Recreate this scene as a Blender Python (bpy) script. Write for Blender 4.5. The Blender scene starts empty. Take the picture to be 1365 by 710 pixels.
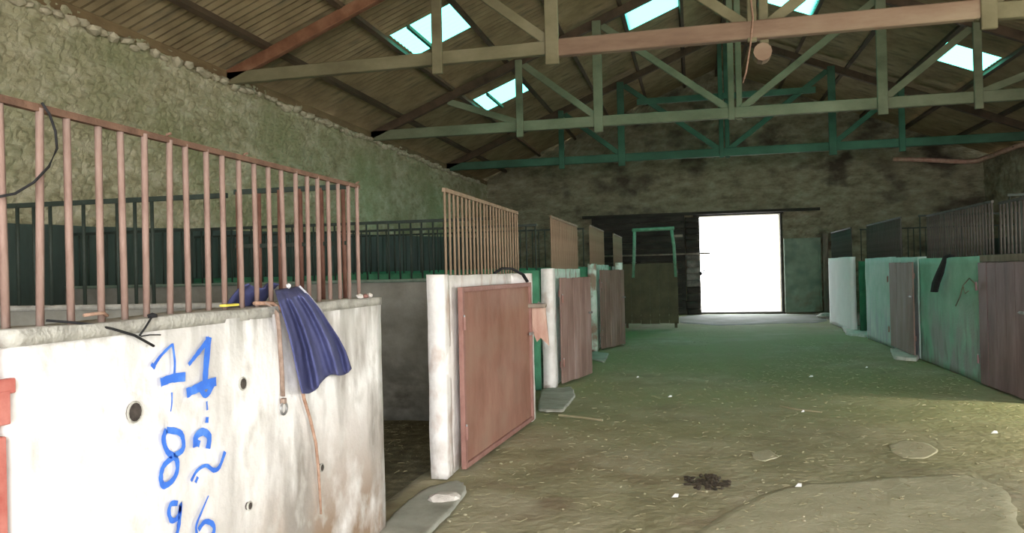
import bpy, bmesh, math, random
from mathutils import Vector, Matrix, noise
random.seed(7)
C = bpy.context.scene.collection
R_ = math.radians

# ------------------------------------------------------------------ camera
F = 1060.0
def basis(vp=(923.0, 358.0), roll=1.4):
    d = Vector(((vp[0]-682.5)/F, -(vp[1]-355.0)/F, 1.0)).normalized()      # world +Y in camera (right, up, forward)
    r = R_(roll)
    u = Vector((-math.sin(r), math.cos(r), 0)); u = (u - d*u.dot(d)).normalized()
    x = Vector((d.x, d.y, -d.z)).cross(Vector((u.x, u.y, -u.z)))
    x = Vector((x.x, x.y, -x.z))
    return x, d, u
BX, BY, BZ = basis()
CAM_H = 1.5
def axis(i): return Vector((BX[i], BY[i], BZ[i]))
cam_d = bpy.data.cameras.new('camera'); cam = bpy.data.objects.new('camera', cam_d); C.objects.link(cam)
m = Matrix.Identity(4)
r_, u_, f_ = axis(0), axis(1), axis(2)
for i in range(3):
    m[i][0] = r_[i]; m[i][1] = u_[i]; m[i][2] = -f_[i]
m[2][3] = CAM_H
cam.matrix_world = m
cam_d.sensor_width = 36.0; cam_d.lens = F/1365.0*36.0; cam_d.clip_start = 0.05; cam_d.clip_end = 500
bpy.context.scene.camera = cam

# ------------------------------------------------------------------ world, lights, exposure
w = bpy.data.worlds.new('sky'); bpy.context.scene.world = w; w.use_nodes = True
bg = w.node_tree.nodes['Background']; bg.inputs[0].default_value = (0.93, 0.97, 1.0, 1); bg.inputs[1].default_value = 7.0
def area(name, loc, rot, sx, sy, power, col):
    l = bpy.data.lights.new(name, 'AREA'); l.shape = 'RECTANGLE'; l.size = sx; l.size_y = sy; l.energy = power; l.color = col
    o = bpy.data.objects.new(name, l); C.objects.link(o); o.location = loc; o.rotation_euler = rot; return o
# daylight entering by the wide front opening behind the viewer and the cross passage on the right
area('front_daylight', (2.2, -3.9, 2.3), (R_(90), 0, 0), 6.5, 3.6, 720, (1.0, 0.955, 0.90))
area('rear_daylight', (1.53, 27.45, 1.65), (R_(-90), 0, 0), 2.4, 3.0, 80, (0.95, 0.98, 1.0))
area('side_daylight', (8.9, 6.2, 1.6), (R_(90), 0, R_(90)), 4.2, 2.8, 170, (1.0, 0.93, 0.78))
sun_d = bpy.data.lights.new('sun', 'SUN'); sun_d.energy = 7.0; sun_d.angle = R_(9); sun_d.color = (1.0, 0.88, 0.62)
sun = bpy.data.objects.new('sun', sun_d); C.objects.link(sun)
sun.rotation_euler = Vector((-5.6, 1.8, -2.6)).to_track_quat('-Z', 'Y').to_euler()
vs = bpy.context.scene.view_settings
vs.view_transform = 'Standard'; vs.look = 'None'; vs.exposure = 0.17; vs.gamma = 1.0; vs.use_curve_mapping = False

# ------------------------------------------------------------------ pixel -> surface helpers (offline measurements)
def ray(px, py):
    return r_*((px-682.5)/F) + u_*(-(py-355.0)/F) + f_
def onx(px, py, x):
    d = ray(px, py); t = x/d.x; return Vector((x, d.y*t, CAM_H+d.z*t))
def onz(px, py, z=0.0):
    d = ray(px, py); t = (z-CAM_H)/d.z; return Vector((d.x*t, d.y*t, z))

# ------------------------------------------------------------------ materials
def mat(name, cols, scale=4.0, rough=0.85, bump=0.3, bscale=None, stretch=(1,1,1), detail=6, metallic=0.0, stain=None, dist=0.02):
    """cols: list of (pos, rgb). stain: list of (rgb, scale, lo, hi, stretch, axis_limit)"""
    M = bpy.data.materials.new(name); M.use_nodes = True
    nt = M.node_tree; N = nt.nodes; L = nt.links
    b = N['Principled BSDF']; b.inputs['Roughness'].default_value = rough; b.inputs['Metallic'].default_value = metallic
    tc = N.new('ShaderNodeTexCoord')
    oi = N.new('ShaderNodeObjectInfo')
    def coords(st):
        mp = N.new('ShaderNodeMapping'); mp.inputs['Scale'].default_value = st
        L.new(tc.outputs['Object'], mp.inputs['Vector']); return mp.outputs[0]
    co = coords(stretch)
    n = N.new('ShaderNodeTexNoise'); n.inputs['Scale'].default_value = scale; n.inputs['Detail'].default_value = detail; n.inputs['Roughness'].default_value = 0.62
    L.new(co, n.inputs['Vector'])
    cr = N.new('ShaderNodeValToRGB'); e = cr.color_ramp.elements
    while len(e) > 1: e.remove(e[-1])
    e[0].position = cols[0][0]; e[0].color = (*cols[0][1], 1)
    for p, c in cols[1:]:
        k = e.new(p); k.color = (*c, 1)
    L.new(n.outputs['Fac'], cr.inputs['Fac'])
    out = cr.outputs['Color']
    for s in (stain or []):
        rgb, sc, lo, hi, st = s[:5]
        n2 = N.new('ShaderNodeTexNoise'); n2.inputs['Scale'].default_value = sc; n2.inputs['Detail'].default_value = 5
        L.new(coords(st), n2.inputs['Vector'])
        mr = N.new('ShaderNodeMapRange'); mr.inputs['From Min'].default_value = lo; mr.inputs['From Max'].default_value = hi
        L.new(n2.outputs['Fac'], mr.inputs['Value']); fac = mr.outputs[0]
        for (ax, a0, a1) in s[5:]:          # limit along an axis: 0 at a0, 1 at a1
            sp = N.new('ShaderNodeSeparateXYZ'); L.new(tc.outputs['Object'], sp.inputs[0])
            m2 = N.new('ShaderNodeMapRange'); m2.inputs['From Min'].default_value = a0; m2.inputs['From Max'].default_value = a1
            L.new(sp.outputs[ax], m2.inputs['Value'])
            mu = N.new('ShaderNodeMath'); mu.operation = 'MULTIPLY'; L.new(fac, mu.inputs[0]); L.new(m2.outputs[0], mu.inputs[1]); fac = mu.outputs[0]
        mx = N.new('ShaderNodeMix'); mx.data_type = 'RGBA'
        L.new(fac, mx.inputs[0]); L.new(out, mx.inputs[6]); mx.inputs[7].default_value = (*rgb, 1); out = mx.outputs[2]
    L.new(out, b.inputs['Base Color'])
    if bump:
        nb = N.new('ShaderNodeTexNoise'); nb.inputs['Scale'].default_value = bscale or scale*6; nb.inputs['Detail'].default_value = 4
        L.new(co, nb.inputs['Vector'])
        bp = N.new('ShaderNodeBump'); bp.inputs['Strength'].default_value = bump; bp.inputs['Distance'].default_value = dist
        L.new(nb.outputs['Fac'], bp.inputs['Height']); L.new(bp.outputs[0], b.inputs['Normal'])
    return M
V = lambda r, g, b: (r, g, b)
ZS = (1, 1, 0.25)
M = {}
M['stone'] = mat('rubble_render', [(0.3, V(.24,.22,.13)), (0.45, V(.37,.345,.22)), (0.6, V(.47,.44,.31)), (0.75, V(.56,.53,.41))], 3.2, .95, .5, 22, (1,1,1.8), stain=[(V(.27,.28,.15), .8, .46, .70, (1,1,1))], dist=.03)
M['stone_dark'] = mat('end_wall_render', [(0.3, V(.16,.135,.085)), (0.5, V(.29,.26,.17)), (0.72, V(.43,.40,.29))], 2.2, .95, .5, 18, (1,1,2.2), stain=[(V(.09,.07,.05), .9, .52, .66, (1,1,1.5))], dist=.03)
M['wall_stone'] = mat('loose_stone', [(0.3, V(.30,.26,.17)), (0.7, V(.58,.53,.40))], 5, .9, .3)
M['dado'] = mat('dark_green_dado_paint', [(0.3, V(.035,.05,.043)), (0.6, V(.06,.09,.078)), (0.75, V(.10,.13,.115))], 3, .7, .2, stretch=ZS)
M['white_near'] = mat('whitewash_near', [(0.3, V(.84,.82,.81)), (0.5, V(.90,.885,.88)), (0.7, V(.94,.93,.93))], 4, .9, .25, 30, stain=[
    (V(.30,.21,.145), 3.0, .34, .52, (1,1,.8), (2, .95, .25), (1, -.8, .2)),
    (V(.34,.31,.28), 2.6, .50, .66, (1,1.6,.5), (1, -.9, .2)),
    (V(.42,.41,.38), 7.0, .40, .60, (1,1.6,.22), (2, 1.05, 1.34), (1, -1.6, -.2)),
    (V(.60,.58,.55), 9, .52, .75, (1,1,.7))])
M['cement_top'] = mat('cement_cap', [(0.35, V(.30,.29,.26)), (0.6, V(.46,.45,.41)), (.75, V(.55,.54,.5))], 9, .9, .4)
M['white'] = mat('whitewash', [(0.3, V(.70,.67,.64)), (0.5, V(.84,.81,.79)), (0.7, V(.90,.88,.86))], 5, .9, .3, 30, stain=[(V(.55,.42,.36), 6, .55, .75, (1,1,.6)), (V(.36,.26,.20), 4, .5, .68, (1,1,1), (2, .35, .0))])
M['mint_white'] = mat('mint_tinted_whitewash', [(0.3, V(.36,.52,.42)), (0.5, V(.60,.74,.66)), (0.7, V(.80,.86,.82))], 4, .9, .3, 30, stain=[(V(.32,.24,.18), 5, .55, .66, (1,1,.7))])
M['bright_white'] = mat('bright_whitewash', [(0.3, V(.86,.85,.86)), (0.7, V(.93,.92,.93))], 4, .9, .15, 30)  # even white, brighter than the other whitewash
M['green_wall'] = mat('sea_green_limewash', [(0.3, V(.28,.52,.42)), (0.55, V(.40,.66,.55)), (0.75, V(.56,.76,.68))], 2.5, .85, .3, 30, stain=[(V(.42,.42,.44), 2.4, .40, .58, (1,1,.6), (2, 1.15, .5)), (V(.30,.33,.32), 9, .55, .66, (1,1,.25), (2, 1.2, .3))])
M['pale_green_wall'] = mat('pale_green_limewash', [(0.3, V(.45,.66,.60)), (0.55, V(.62,.76,.74)), (0.75, V(.78,.84,.84))], 2.5, .85, .3, 30, stain=[(V(.50,.55,.62), 6, .45, .62, (1,1,.25), (2, 1.0, .2))])
M['green_divider'] = mat('deep_green_wall_paint', [(0.3, V(.03,.13,.07)), (0.55, V(.05,.22,.12)), (0.75, V(.09,.30,.18))], 4, .8, .3, stain=[(V(.03,.09,.06), 3, .4, .6, (1,1,.5), (2, .6, .0))])
M['grey_divider'] = mat('bare_cement_render', [(0.3, V(.17,.165,.14)), (0.5, V(.26,.255,.225)), (0.72, V(.36,.355,.32))], 2.2, .9, .4, 18, stain=[(V(.12,.115,.095), 3, .40, .60, (1,1,1.6), (2, .85, .35))])
M['green_edge'] = mat('green_cap_paint', [(0.3, V(.12,.17,.13)), (.7, V(.22,.29,.23))], 8, .8, .2)
M['rust_door'] = mat('red_oxide_sheet', [(0.3, V(.20,.09,.06)), (0.5, V(.28,.135,.095)), (0.7, V(.36,.20,.145))], 2.6, .65, .15, stretch=(1,1,.5), stain=[(V(.30,.18,.13), 3, .45, .75, (1,1,1))])
M['rust_door_edge'] = mat('red_oxide_frame', [(0.3, V(.22,.10,.08)), (0.7, V(.34,.18,.15))], 6, .6, .2)
M['brown_door'] = mat('faded_brown_boards', [(0.3, V(.16,.095,.08)), (0.5, V(.27,.17,.145)), (0.72, V(.38,.27,.25))], 3, .75, .3, stretch=(1,1,.25))
M['purple_door'] = mat('plum_brown_sheet', [(0.3, V(.14,.075,.085)), (0.5, V(.22,.125,.135)), (0.72, V(.34,.21,.22))], 3, .6, .2, stretch=(1,1,.3))
M['grey_wood'] = mat('weathered_wood', [(0.3, V(.14,.11,.085)), (0.6, V(.30,.25,.20)), (.8, V(.42,.36,.30))], 6, .85, .3, stretch=(1,1,.3))
M['bar_rust'] = mat('rusted_pink_bar', [(0.3, V(.15,.085,.065)), (0.5, V(.26,.17,.14)), (0.72, V(.35,.27,.23))], 14, .7, .2, stretch=ZS)
M['rail_rust'] = mat('rusted_rail', [(0.3, V(.09,.045,.028)), (0.7, V(.19,.105,.068))], 12, .75, .2)
M['bar_tan'] = mat('dusty_tan_bar', [(0.3, V(.18,.12,.075)), (0.7, V(.34,.25,.17))], 12, .8, .2, stretch=ZS)
M['bar_dark'] = mat('dark_green_bar', [(0.3, V(.012,.02,.014)), (0.7, V(.03,.045,.035))], 12, .7, .1)
M['bar_red'] = mat('dull_red_bar', [(0.3, V(.11,.045,.03)), (0.7, V(.22,.10,.07))], 12, .7, .1)
M['bar_grey'] = mat('dark_grey_bar', [(0.3, V(.05,.045,.04)), (0.7, V(.11,.10,.09))], 12, .8, .1)
M['beam_tan'] = mat('tan_truss_timber', [(0.3, V(.18,.105,.07)), (0.5, V(.28,.185,.125)), (0.72, V(.36,.275,.19))], 2.5, .8, .2, 20, stretch=(.25,1,1))
M['beam_olive'] = mat('olive_truss_timber', [(0.3, V(.13,.11,.06)), (0.5, V(.20,.18,.10)), (0.72, V(.29,.26,.16))], 3, .8, .2, 20, stretch=(.3,1,.5))
M['beam_sage'] = mat('sage_lit_timber', [(0.3, V(.11,.12,.07)), (0.5, V(.18,.195,.12)), (0.72, V(.26,.275,.18))], 3, .8, .2, 20, stretch=(.3,1,.5))  # tan wood; the green light cast is put into this sage
M['beam_green'] = mat('green_lit_timber', [(0.3, V(.03,.065,.04)), (0.5, V(.05,.11,.07)), (0.72, V(.08,.16,.105))], 3, .8, .2, 20, stretch=(.3,1,.5))  # tan truss wood; green light put into this deep colour
M['rafter'] = mat('red_brown_rafter', [(0.3, V(.12,.045,.02)), (0.5, V(.21,.09,.045)), (0.72, V(.31,.16,.09))], 3, .8, .2, 20)
M['rafter_dark'] = mat('dark_brown_rafter', [(0.3, V(.05,.03,.017)), (0.7, V(.12,.075,.045))], 3, .8, .2, 20)
M['purlin'] = mat('dark_purlin', [(0.3, V(.05,.032,.018)), (0.7, V(.12,.08,.045))], 4, .85, .2, stretch=(1,.3,1))
M['plate'] = mat('wall_plate_timber', [(0.3, V(.13,.085,.04)), (0.7, V(.26,.18,.09))], 4, .85, .2, stretch=(1,.3,1))
M['sheet'] = mat('brown_fibre_cement', [(0.3, V(.17,.125,.065)), (0.5, V(.29,.22,.12)), (0.72, V(.38,.30,.175))], 1.3, .85, .15, 16, stain=[(V(.15,.12,.07), 3.5, .52, .68, (.3,1,1))])
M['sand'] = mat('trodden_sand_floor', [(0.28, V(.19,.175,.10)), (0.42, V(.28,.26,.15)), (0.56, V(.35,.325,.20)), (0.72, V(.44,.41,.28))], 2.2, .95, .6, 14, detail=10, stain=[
    (V(.43,.39,.28), .55, .46, .60, (1,1,1), (1, 8.5, 5.5)), (V(.25,.27,.12), .5, .30, .55, (1,1,1), (1, 5.5, 10)), (V(.22,.165,.10), 1.6, .52, .70, (1,1,1), (1, 8, 5))], dist=.03)  # greener with depth: skylight tint put into the sand colour
M['litter'] = mat('stall_litter', [(0.3, V(.05,.045,.025)), (0.5, V(.11,.10,.055)), (0.72, V(.22,.20,.13))], 9, .95, .8, 40, dist=.03)
M['apron'] = mat('worn_concrete', [(0.3, V(.24,.24,.20)), (0.5, V(.36,.36,.31)), (0.72, V(.46,.46,.41))], 3, .85, .3, 20)
M['dark_apron'] = mat('spill_grey_concrete', [(0.3, V(.15,.155,.135)), (0.5, V(.20,.205,.18)), (0.72, V(.27,.275,.25))], 2, .9, .3, 20, stain=[(V(.13,.15,.10), 1.2, .40, .60, (1,1,1))])  # grey for the door light spill on the floor
M['pale_patch'] = mat('pale_bare_sand', [(0.3, V(.36,.34,.22)), (0.7, V(.48,.45,.32))], 4, .95, .4, 30, detail=10)
M['dung'] = mat('dark_dung', [(0.3, V(.03,.022,.014)), (0.7, V(.08,.06,.04))], 14, .9, .6)
M['straw'] = mat('straw', [(0.3, V(.22,.20,.11)), (0.7, V(.40,.36,.23))], 2, .9, 0)
M['cloth'] = mat('navy_cloth', [(0.3, V(.050,.055,.15)), (0.5, V(.075,.085,.22)), (0.72, V(.12,.13,.28))], 5, .9, .3, 120, dist=.004)
M['cloth_edge'] = mat('pale_cloth_hem', [(0.3, V(.40,.40,.46)), (0.7, V(.6,.6,.66))], 5, .9, 0)
M['rope'] = mat('brown_rope', [(0.3, V(.26,.14,.09)), (0.7, V(.46,.30,.22))], 30, .9, .4)
M['leather'] = mat('worn_leather_strap', [(0.3, V(.17,.11,.08)), (0.7, V(.36,.27,.22))], 20, .8, .2)
M['steel'] = mat('dull_steel', [(0.3, V(.20,.20,.20)), (0.7, V(.40,.40,.40))], 20, .4, .1, metallic=.6)
M['black'] = mat('black_rubber', [(0.3, V(.006,.006,.007)), (0.7, V(.018,.018,.02))], 10, .95, .1)
M['blue_paint'] = mat('blue_marker_paint', [(0.3, V(.03,.12,.62)), (0.55, V(.05,.20,.78)), (0.75, V(.14,.34,.86))], 12, .8, 0)
M['red_paint'] = mat('red_oxide_bright', [(0.3, V(.42,.10,.08)), (0.7, V(.60,.24,.20))], 10, .7, .1)
M['hole'] = mat('dark_hole', [(0.3, V(.015,.012,.01)), (0.7, V(.10,.08,.07))], 20, .9, .1)
M['stone_white'] = mat('pale_stone', [(0.3, V(.48,.44,.40)), (0.7, V(.74,.70,.66))], 12, .9, .4)
M['backlit_plank'] = mat('backlit_plank', [(0.3, V(.018,.015,.012)), (0.5, V(.04,.035,.028)), (0.72, V(.08,.07,.055))], 5, .85, .3, stretch=(.3,1,1))  # near-black because backlit: shade put into the plank colour
M['gate_board'] = mat('olive_brown_board', [(0.3, V(.05,.042,.02)), (0.7, V(.10,.085,.042))], 3, .8, .2)
M['green_pipe'] = mat('green_painted_pipe', [(0.3, V(.08,.22,.13)), (0.7, V(.20,.40,.27))], 8, .6, .1)
M['grey_green_door'] = mat('grey_green_sheet', [(0.3, V(.17,.22,.16)), (0.5, V(.25,.32,.24)), (0.72, V(.34,.41,.32))], 1.6, .7, .2, stain=[(V(.15,.22,.18), 2.2, .48, .70, (1,1,1.2)), (V(.19,.15,.10), 2, .45, .6, (1,1,1), (2, .9, .2))])
M['jamb_stone'] = mat('jamb_stone', [(0.3, V(.05,.045,.035)), (0.7, V(.30,.28,.25))], 4, .9, .3)
M['pipe'] = mat('lit_plate_pink', [(0.3, V(.55,.27,.20)), (0.7, V(.78,.52,.42))], 8, .3, .1)  # lit wall plate: its pink glare put into the colour
M['wood_pink'] = mat('pinkish_worn_wood', [(0.3, V(.42,.22,.17)), (0.6, V(.58,.40,.32)), (.8, V(.66,.54,.46))], 8, .8, .3, stretch=(1,1,.3))
M['yard'] = mat('pale_yard', [(0.3, V(.60,.58,.52)), (0.7, V(.74,.72,.68))], 1, .95, .2)
M['trash'] = mat('white_scrap', [(0.3, V(.7,.7,.7)), (0.7, V(.9,.9,.9))], 5, .7, 0)
M['yellow'] = mat('yellow_scrap', [(0.3, V(.7,.6,.06)), (0.7, V(.85,.75,.15))], 5, .6, 0)
# translucent green roofing sheet: thin tinted plastic, lit by the sky above it
def skylight_mat():
    m_ = bpy.data.materials.new('green_translucent_sheet'); m_.use_nodes = True
    N = m_.node_tree.nodes; L = m_.node_tree.links; N.remove(N['Principled BSDF'])
    t = N.new('ShaderNodeBsdfTransparent'); t.inputs[0].default_value = (.11, .74, .58, 1)
    tl = N.new('ShaderNodeBsdfTranslucent'); tl.inputs[0].default_value = (.11, .66, .52, 1)
    mx = N.new('ShaderNodeMixShader'); mx.inputs[0].default_value = .92
    L.new(t.outputs[0], mx.inputs[1]); L.new(tl.outputs[0], mx.inputs[2]); L.new(mx.outputs[0], N['Material Output'].inputs[0])
    return m_
M['skylight'] = skylight_mat()

# ------------------------------------------------------------------ mesh helpers
class MB:
    def __init__(s): s.v = []; s.f = []
    def add(s, vs, fs):
        o = len(s.v); s.v += [Vector(a) for a in vs]; s.f += [tuple(i+o for i in f) for f in fs]; return s
    def box(s, a, b, rot=None, c=None):
        x0, y0, z0 = a; x1, y1, z1 = b
        vs = [Vector(p) for p in ((x0,y0,z0),(x1,y0,z0),(x1,y1,z0),(x0,y1,z0),(x0,y0,z1),(x1,y0,z1),(x1,y1,z1),(x0,y1,z1))]
        if rot is not None:
            c = c or (vs[0]+vs[6])/2; vs = [c + rot @ (p-c) for p in vs]
        return s.add(vs, [(0,3,2,1),(4,5,6,7),(0,1,5,4),(1,2,6,5),(2,3,7,6),(3,0,4,7)])
    def beam(s, p, q, wd, ht, side=(0,1,0)):
        p = Vector(p); q = Vector(q); d = (q-p).normalized(); sd = Vector(side).normalized(); up = d.cross(sd).normalized(); sd = up.cross(d)
        vs = [e + sd*(i*wd/2) + up*(j*ht/2) for e in (p, q) for (i, j) in ((-1,-1),(1,-1),(1,1),(-1,1))]
        return s.add(vs, [(0,1,2,3),(7,6,5,4),(0,4,5,1),(1,5,6,2),(2,6,7,3),(3,7,4,0)])
    def tube(s, pts, r, n=8, flat=1.0):
        pts = [Vector(p) for p in pts]; o = len(s.v); k = len(pts)
        ref = Vector((0,0,1))
        for i, p in enumerate(pts):
            d = (pts[min(i+1,k-1)] - pts[max(i-1,0)]).normalized()
            a = d.cross(ref if abs(d.dot(ref)) < .95 else Vector((0,1,0))).normalized(); b = d.cross(a)
            rr = r[i] if isinstance(r, (list, tuple)) else r
            for j in range(n):
                t = 2*math.pi*j/n; s.v.append(p + a*math.cos(t)*rr + b*math.sin(t)*rr*flat)
        for i in range(k-1):
            for j in range(n):
                j2 = (j+1) % n; s.f.append((o+i*n+j, o+i*n+j2, o+(i+1)*n+j2, o+(i+1)*n+j))
        s.f.append(tuple(o+j for j in reversed(range(n)))); s.f.append(tuple(o+(k-1)*n+j for j in range(n)))
        return s
    def ring(s, c, R0, r, ax=0, n=18, m=7):
        o = len(s.v)
        for i in range(n):
            t = 2*math.pi*i/n
            for j in range(m):
                q = 2*math.pi*j/m; rr = R0 + r*math.cos(q)
                p = [r*math.sin(q), rr*math.cos(t), rr*math.sin(t)] if ax == 0 else [rr*math.cos(t), rr*math.sin(t), r*math.sin(q)]
                s.v.append(Vector(c)+Vector(p))
        for i in range(n):
            for j in range(m):
                s.f.append((o+i*m+j, o+((i+1)%n)*m+j, o+((i+1)%n)*m+(j+1)%m, o+i*m+(j+1)%m))
        return s
    def rock(s, c, size, seed=0, n=2, rz=0):
        bm = bmesh.new(); bmesh.ops.create_icosphere(bm, subdivisions=n, radius=1)
        o = len(s.v); R3 = Matrix.Rotation(rz, 3, 'Z')
        for v in bm.verts:
            k = 1 + .35*noise.noise(v.co*1.3 + Vector((seed*3.1, seed*1.7, seed)))
            p = Vector((v.co.x*size[0]*k, v.co.y*size[1]*k, v.co.z*size[2]*k)); s.v.append(Vector(c) + R3 @ p)
        bm.faces.ensure_lookup_table()
        for f in bm.faces: s.f.append(tuple(o+v.index for v in f.verts))
        bm.free(); return s
    def build(s, name, m_, parent=None, smooth=False, bevel=0.0, origin=None):
        me = bpy.data.meshes.new(name)
        off = Vector(parent.get('_base', (0,0,0))) if parent is not None else Vector((0,0,0))
        if origin is not None: off = Vector(origin)
        me.from_pydata([tuple(p-off) for p in s.v], [], s.f); me.update()
        if smooth:
            for p in me.polygons: p.use_smooth = True
        me.materials.append(m_)
        o = bpy.data.objects.new(name, me); C.objects.link(o)
        if parent is not None: o.parent = parent
        if origin is not None:
            o.location = off - (Vector(parent.get('_base', (0,0,0))) if parent is not None else Vector((0,0,0)))
            o['_base'] = tuple(off)
        elif parent is not None: o['_base'] = tuple(off)
        else: o['_base'] = (0.0,0.0,0.0)
        if bevel:
            b = o.modifiers.new('bevel', 'BEVEL'); b.width = bevel; b.segments = 1; b.limit_method = 'ANGLE'
        return o
def child_base(o):     # children of a mesh part whose own origin equals its thing's origin
    return o
def thing(name, label, cat, base=(0,0,0), group=None, kind=None):
    o = bpy.data.objects.new(name, None); C.objects.link(o); o.location = base; o['_base'] = tuple(float(a) for a in base)
    if label: o['label'] = label
    if cat: o['category'] = cat
    if group: o['group'] = group
    if kind: o['kind'] = kind
    o.empty_display_size = .1
    return o
def tag(o, label, cat, group=None):
    o['label'] = label; o['category'] = cat
    if group: o['group'] = group
    return o
def struct(o): o['kind'] = 'structure'; return o
def inst(src, parent, loc=None, rot=None, name=None):
    c = src.copy(); C.objects.link(c); c.parent = parent
    if loc is not None: c.location = loc
    if rot is not None: c.rotation_euler = rot
    return c
def vn(x, y, z=0.0): return noise.noise(Vector((x, y, z)))
def rough_slab(a, b, seg=.12, amp=.012, seed=0, top_amp=None, name='wall_body', m_=None, parent=None):
    """box with a gridded, hand-rendered uneven surface"""
    bm = bmesh.new()
    x0,y0,z0 = a; x1,y1,z1 = b
    nx, ny, nz = [max(1, int(round((q-p)/seg))) for p, q in zip(a, b)]
    idx = {}
    def vtx(i, j, k):
        if (i,j,k) not in idx:
            p = Vector((x0+(x1-x0)*i/nx, y0+(y1-y0)*j/ny, z0+(z1-z0)*k/nz))
            n = noise.noise_vector(p*2.3 + Vector((seed,seed,seed)))*amp + noise.noise_vector(p*9 + Vector((seed,0,0)))*amp*.5
            if k == 0: n.z = 0
            idx[(i,j,k)] = bm.verts.new(p+n)
        return idx[(i,j,k)]
    for i in range(nx):
        for j in range(ny):
            for k in (0, nz):
                q = [vtx(i,j,k), vtx(i+1,j,k), vtx(i+1,j+1,k), vtx(i,j+1,k)]; bm.faces.new(q if k else q[::-1])
    for i in range(nx):
        for k in range(nz):
            for j in (0, ny):
                q = [vtx(i,j,k), vtx(i+1,j,k), vtx(i+1,j,k+1), vtx(i,j,k+1)]; bm.faces.new(q if j == 0 else q[::-1])
    for j in range(ny):
        for k in range(nz):
            for i in (0, nx):
                q = [vtx(i,j,k), vtx(i,j+1,k), vtx(i,j+1,k+1), vtx(i,j,k+1)]; bm.faces.new(q if i else q[::-1])
    mb = MB(); bm.verts.index_update()
    mb.v = [v.co.copy() for v in bm.verts]; mb.f = [tuple(v.index for v in f.verts) for f in bm.faces]; bm.free()
    return mb.build(name, m_, parent, smooth=True)

# ------------------------------------------------------------------ big structure
XL, XR, YB, YF = -6.95, 8.81, 27.1, -4.0
RX = 0.93                       # ridge
def roof_z(x, z0=4.86, s=.407): return z0 + s*((x-XL) if x < RX else (XR-x)*(RX-XL)/(XR-RX))

def cell(u, v, seed):
    """rounded rubble relief"""
    p = Vector((u*6.0+.25*vn(u*5, v*5, seed), v*11.5+.25*vn(v*5, u*5, seed), seed)); d, _ = noise.voronoi(p)
    return min(d[1]-d[0], .40)*.075 + .03*vn(u*1.1, v*1.6, seed) + .012*vn(u*14, v*18, seed)
def grid_wall(name, m_, P, nu, nv, skip=None):
    """P(u_index, v_index) -> Vector"""
    mb = MB()
    for j in range(nv+1):
        for i in range(nu+1): mb.v.append(P(i/nu, j/nv))
    for j in range(nv):
        for i in range(nu):
            if skip and skip(i/nu, j/nv, (i+1)/nu, (j+1)/nv): continue
            a = j*(nu+1)+i; mb.f.append((a, a+1, a+nu+2, a+nu+1))
    return mb.build(name, m_, None, smooth=False)
# left wall (thick slab: relief face + plain back)
Ya, Yb = YF, YB+.3
def PL(u, v):
    y = Ya + (Yb-Ya)*u; z = -.05 + 4.72*v
    if v > .999: z += .03*vn(y*3, 1.3) + .02*vn(y*11, 2)
    return Vector((XL - .05 + cell(y, z, 3.0), y, z))
wl = grid_wall('wall_left', M['stone'], PL, 1250, 140); struct(wl)
so = wl.modifiers.new('thick', 'SOLIDIFY'); so.thickness = .4; so.offset = -1
def PR(u, v):
    y = Ya + (Yb-Ya)*u; z = -.05 + 4.72*v
    return Vector((XR + .05 - cell(y, z, 8.0), y, z))
SO0, SO1, SOZ = 3.9, 8.6, 3.1      # cross-passage opening in the right wall
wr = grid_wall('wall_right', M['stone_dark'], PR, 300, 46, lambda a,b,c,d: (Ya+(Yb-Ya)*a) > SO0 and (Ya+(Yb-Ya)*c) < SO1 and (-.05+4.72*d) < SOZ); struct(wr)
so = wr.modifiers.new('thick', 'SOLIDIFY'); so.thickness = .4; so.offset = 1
DX0, DX1, DZ = .26, 2.80, 3.22
def PB(u, v):
    x = XL-.3 + (XR-XL+.6)*u; top = roof_z(min(max(x, XL), XR)) + .02
    z = -.05 + (top+.05)*v
    return Vector((x, YB + .08 - cell(x, z, 5.0), z))
# end wall in pieces round the doorway so the opening stays square
def end_panel(mb, xa, xb, za, zb, nx, nz, ysign, y0, seed):
    o = len(mb.v)
    for j in range(nz+1):
        for i in range(nx+1):
            x = xa+(xb-xa)*i/nx; t = zb if zb is not None else roof_z(min(max(x, XL), XR))+.03
            z = za+(t-za)*j/nz
            mb.v.append(Vector((x, y0 + ysign*(cell(x, z, seed)-.05), z)))
    for j in range(nz):
        for i in range(nx):
            a = o+j*(nx+1)+i; q = (a, a+1, a+nx+2, a+nx+1); mb.f.append(q if ysign < 0 else q[::-1])
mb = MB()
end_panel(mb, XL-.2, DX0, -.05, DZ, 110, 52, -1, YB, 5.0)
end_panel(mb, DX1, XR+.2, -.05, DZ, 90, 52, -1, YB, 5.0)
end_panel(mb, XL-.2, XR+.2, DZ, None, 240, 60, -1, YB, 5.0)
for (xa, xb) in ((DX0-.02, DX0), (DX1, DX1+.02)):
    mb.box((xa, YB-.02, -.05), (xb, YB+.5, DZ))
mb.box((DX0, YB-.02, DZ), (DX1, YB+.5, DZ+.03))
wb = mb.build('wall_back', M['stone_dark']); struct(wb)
mb = MB()
for (a, b) in (((XL-.3, YB+.5, -.05), (DX0-.02, YB+.55, 8.1)), ((DX1+.02, YB+.5, -.05), (XR+.3, YB+.55, 8.1)), ((DX0-.02, YB+.5, DZ+.03), (DX1+.02, YB+.55, 8.1))):
    mb.box(a, b)
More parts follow.
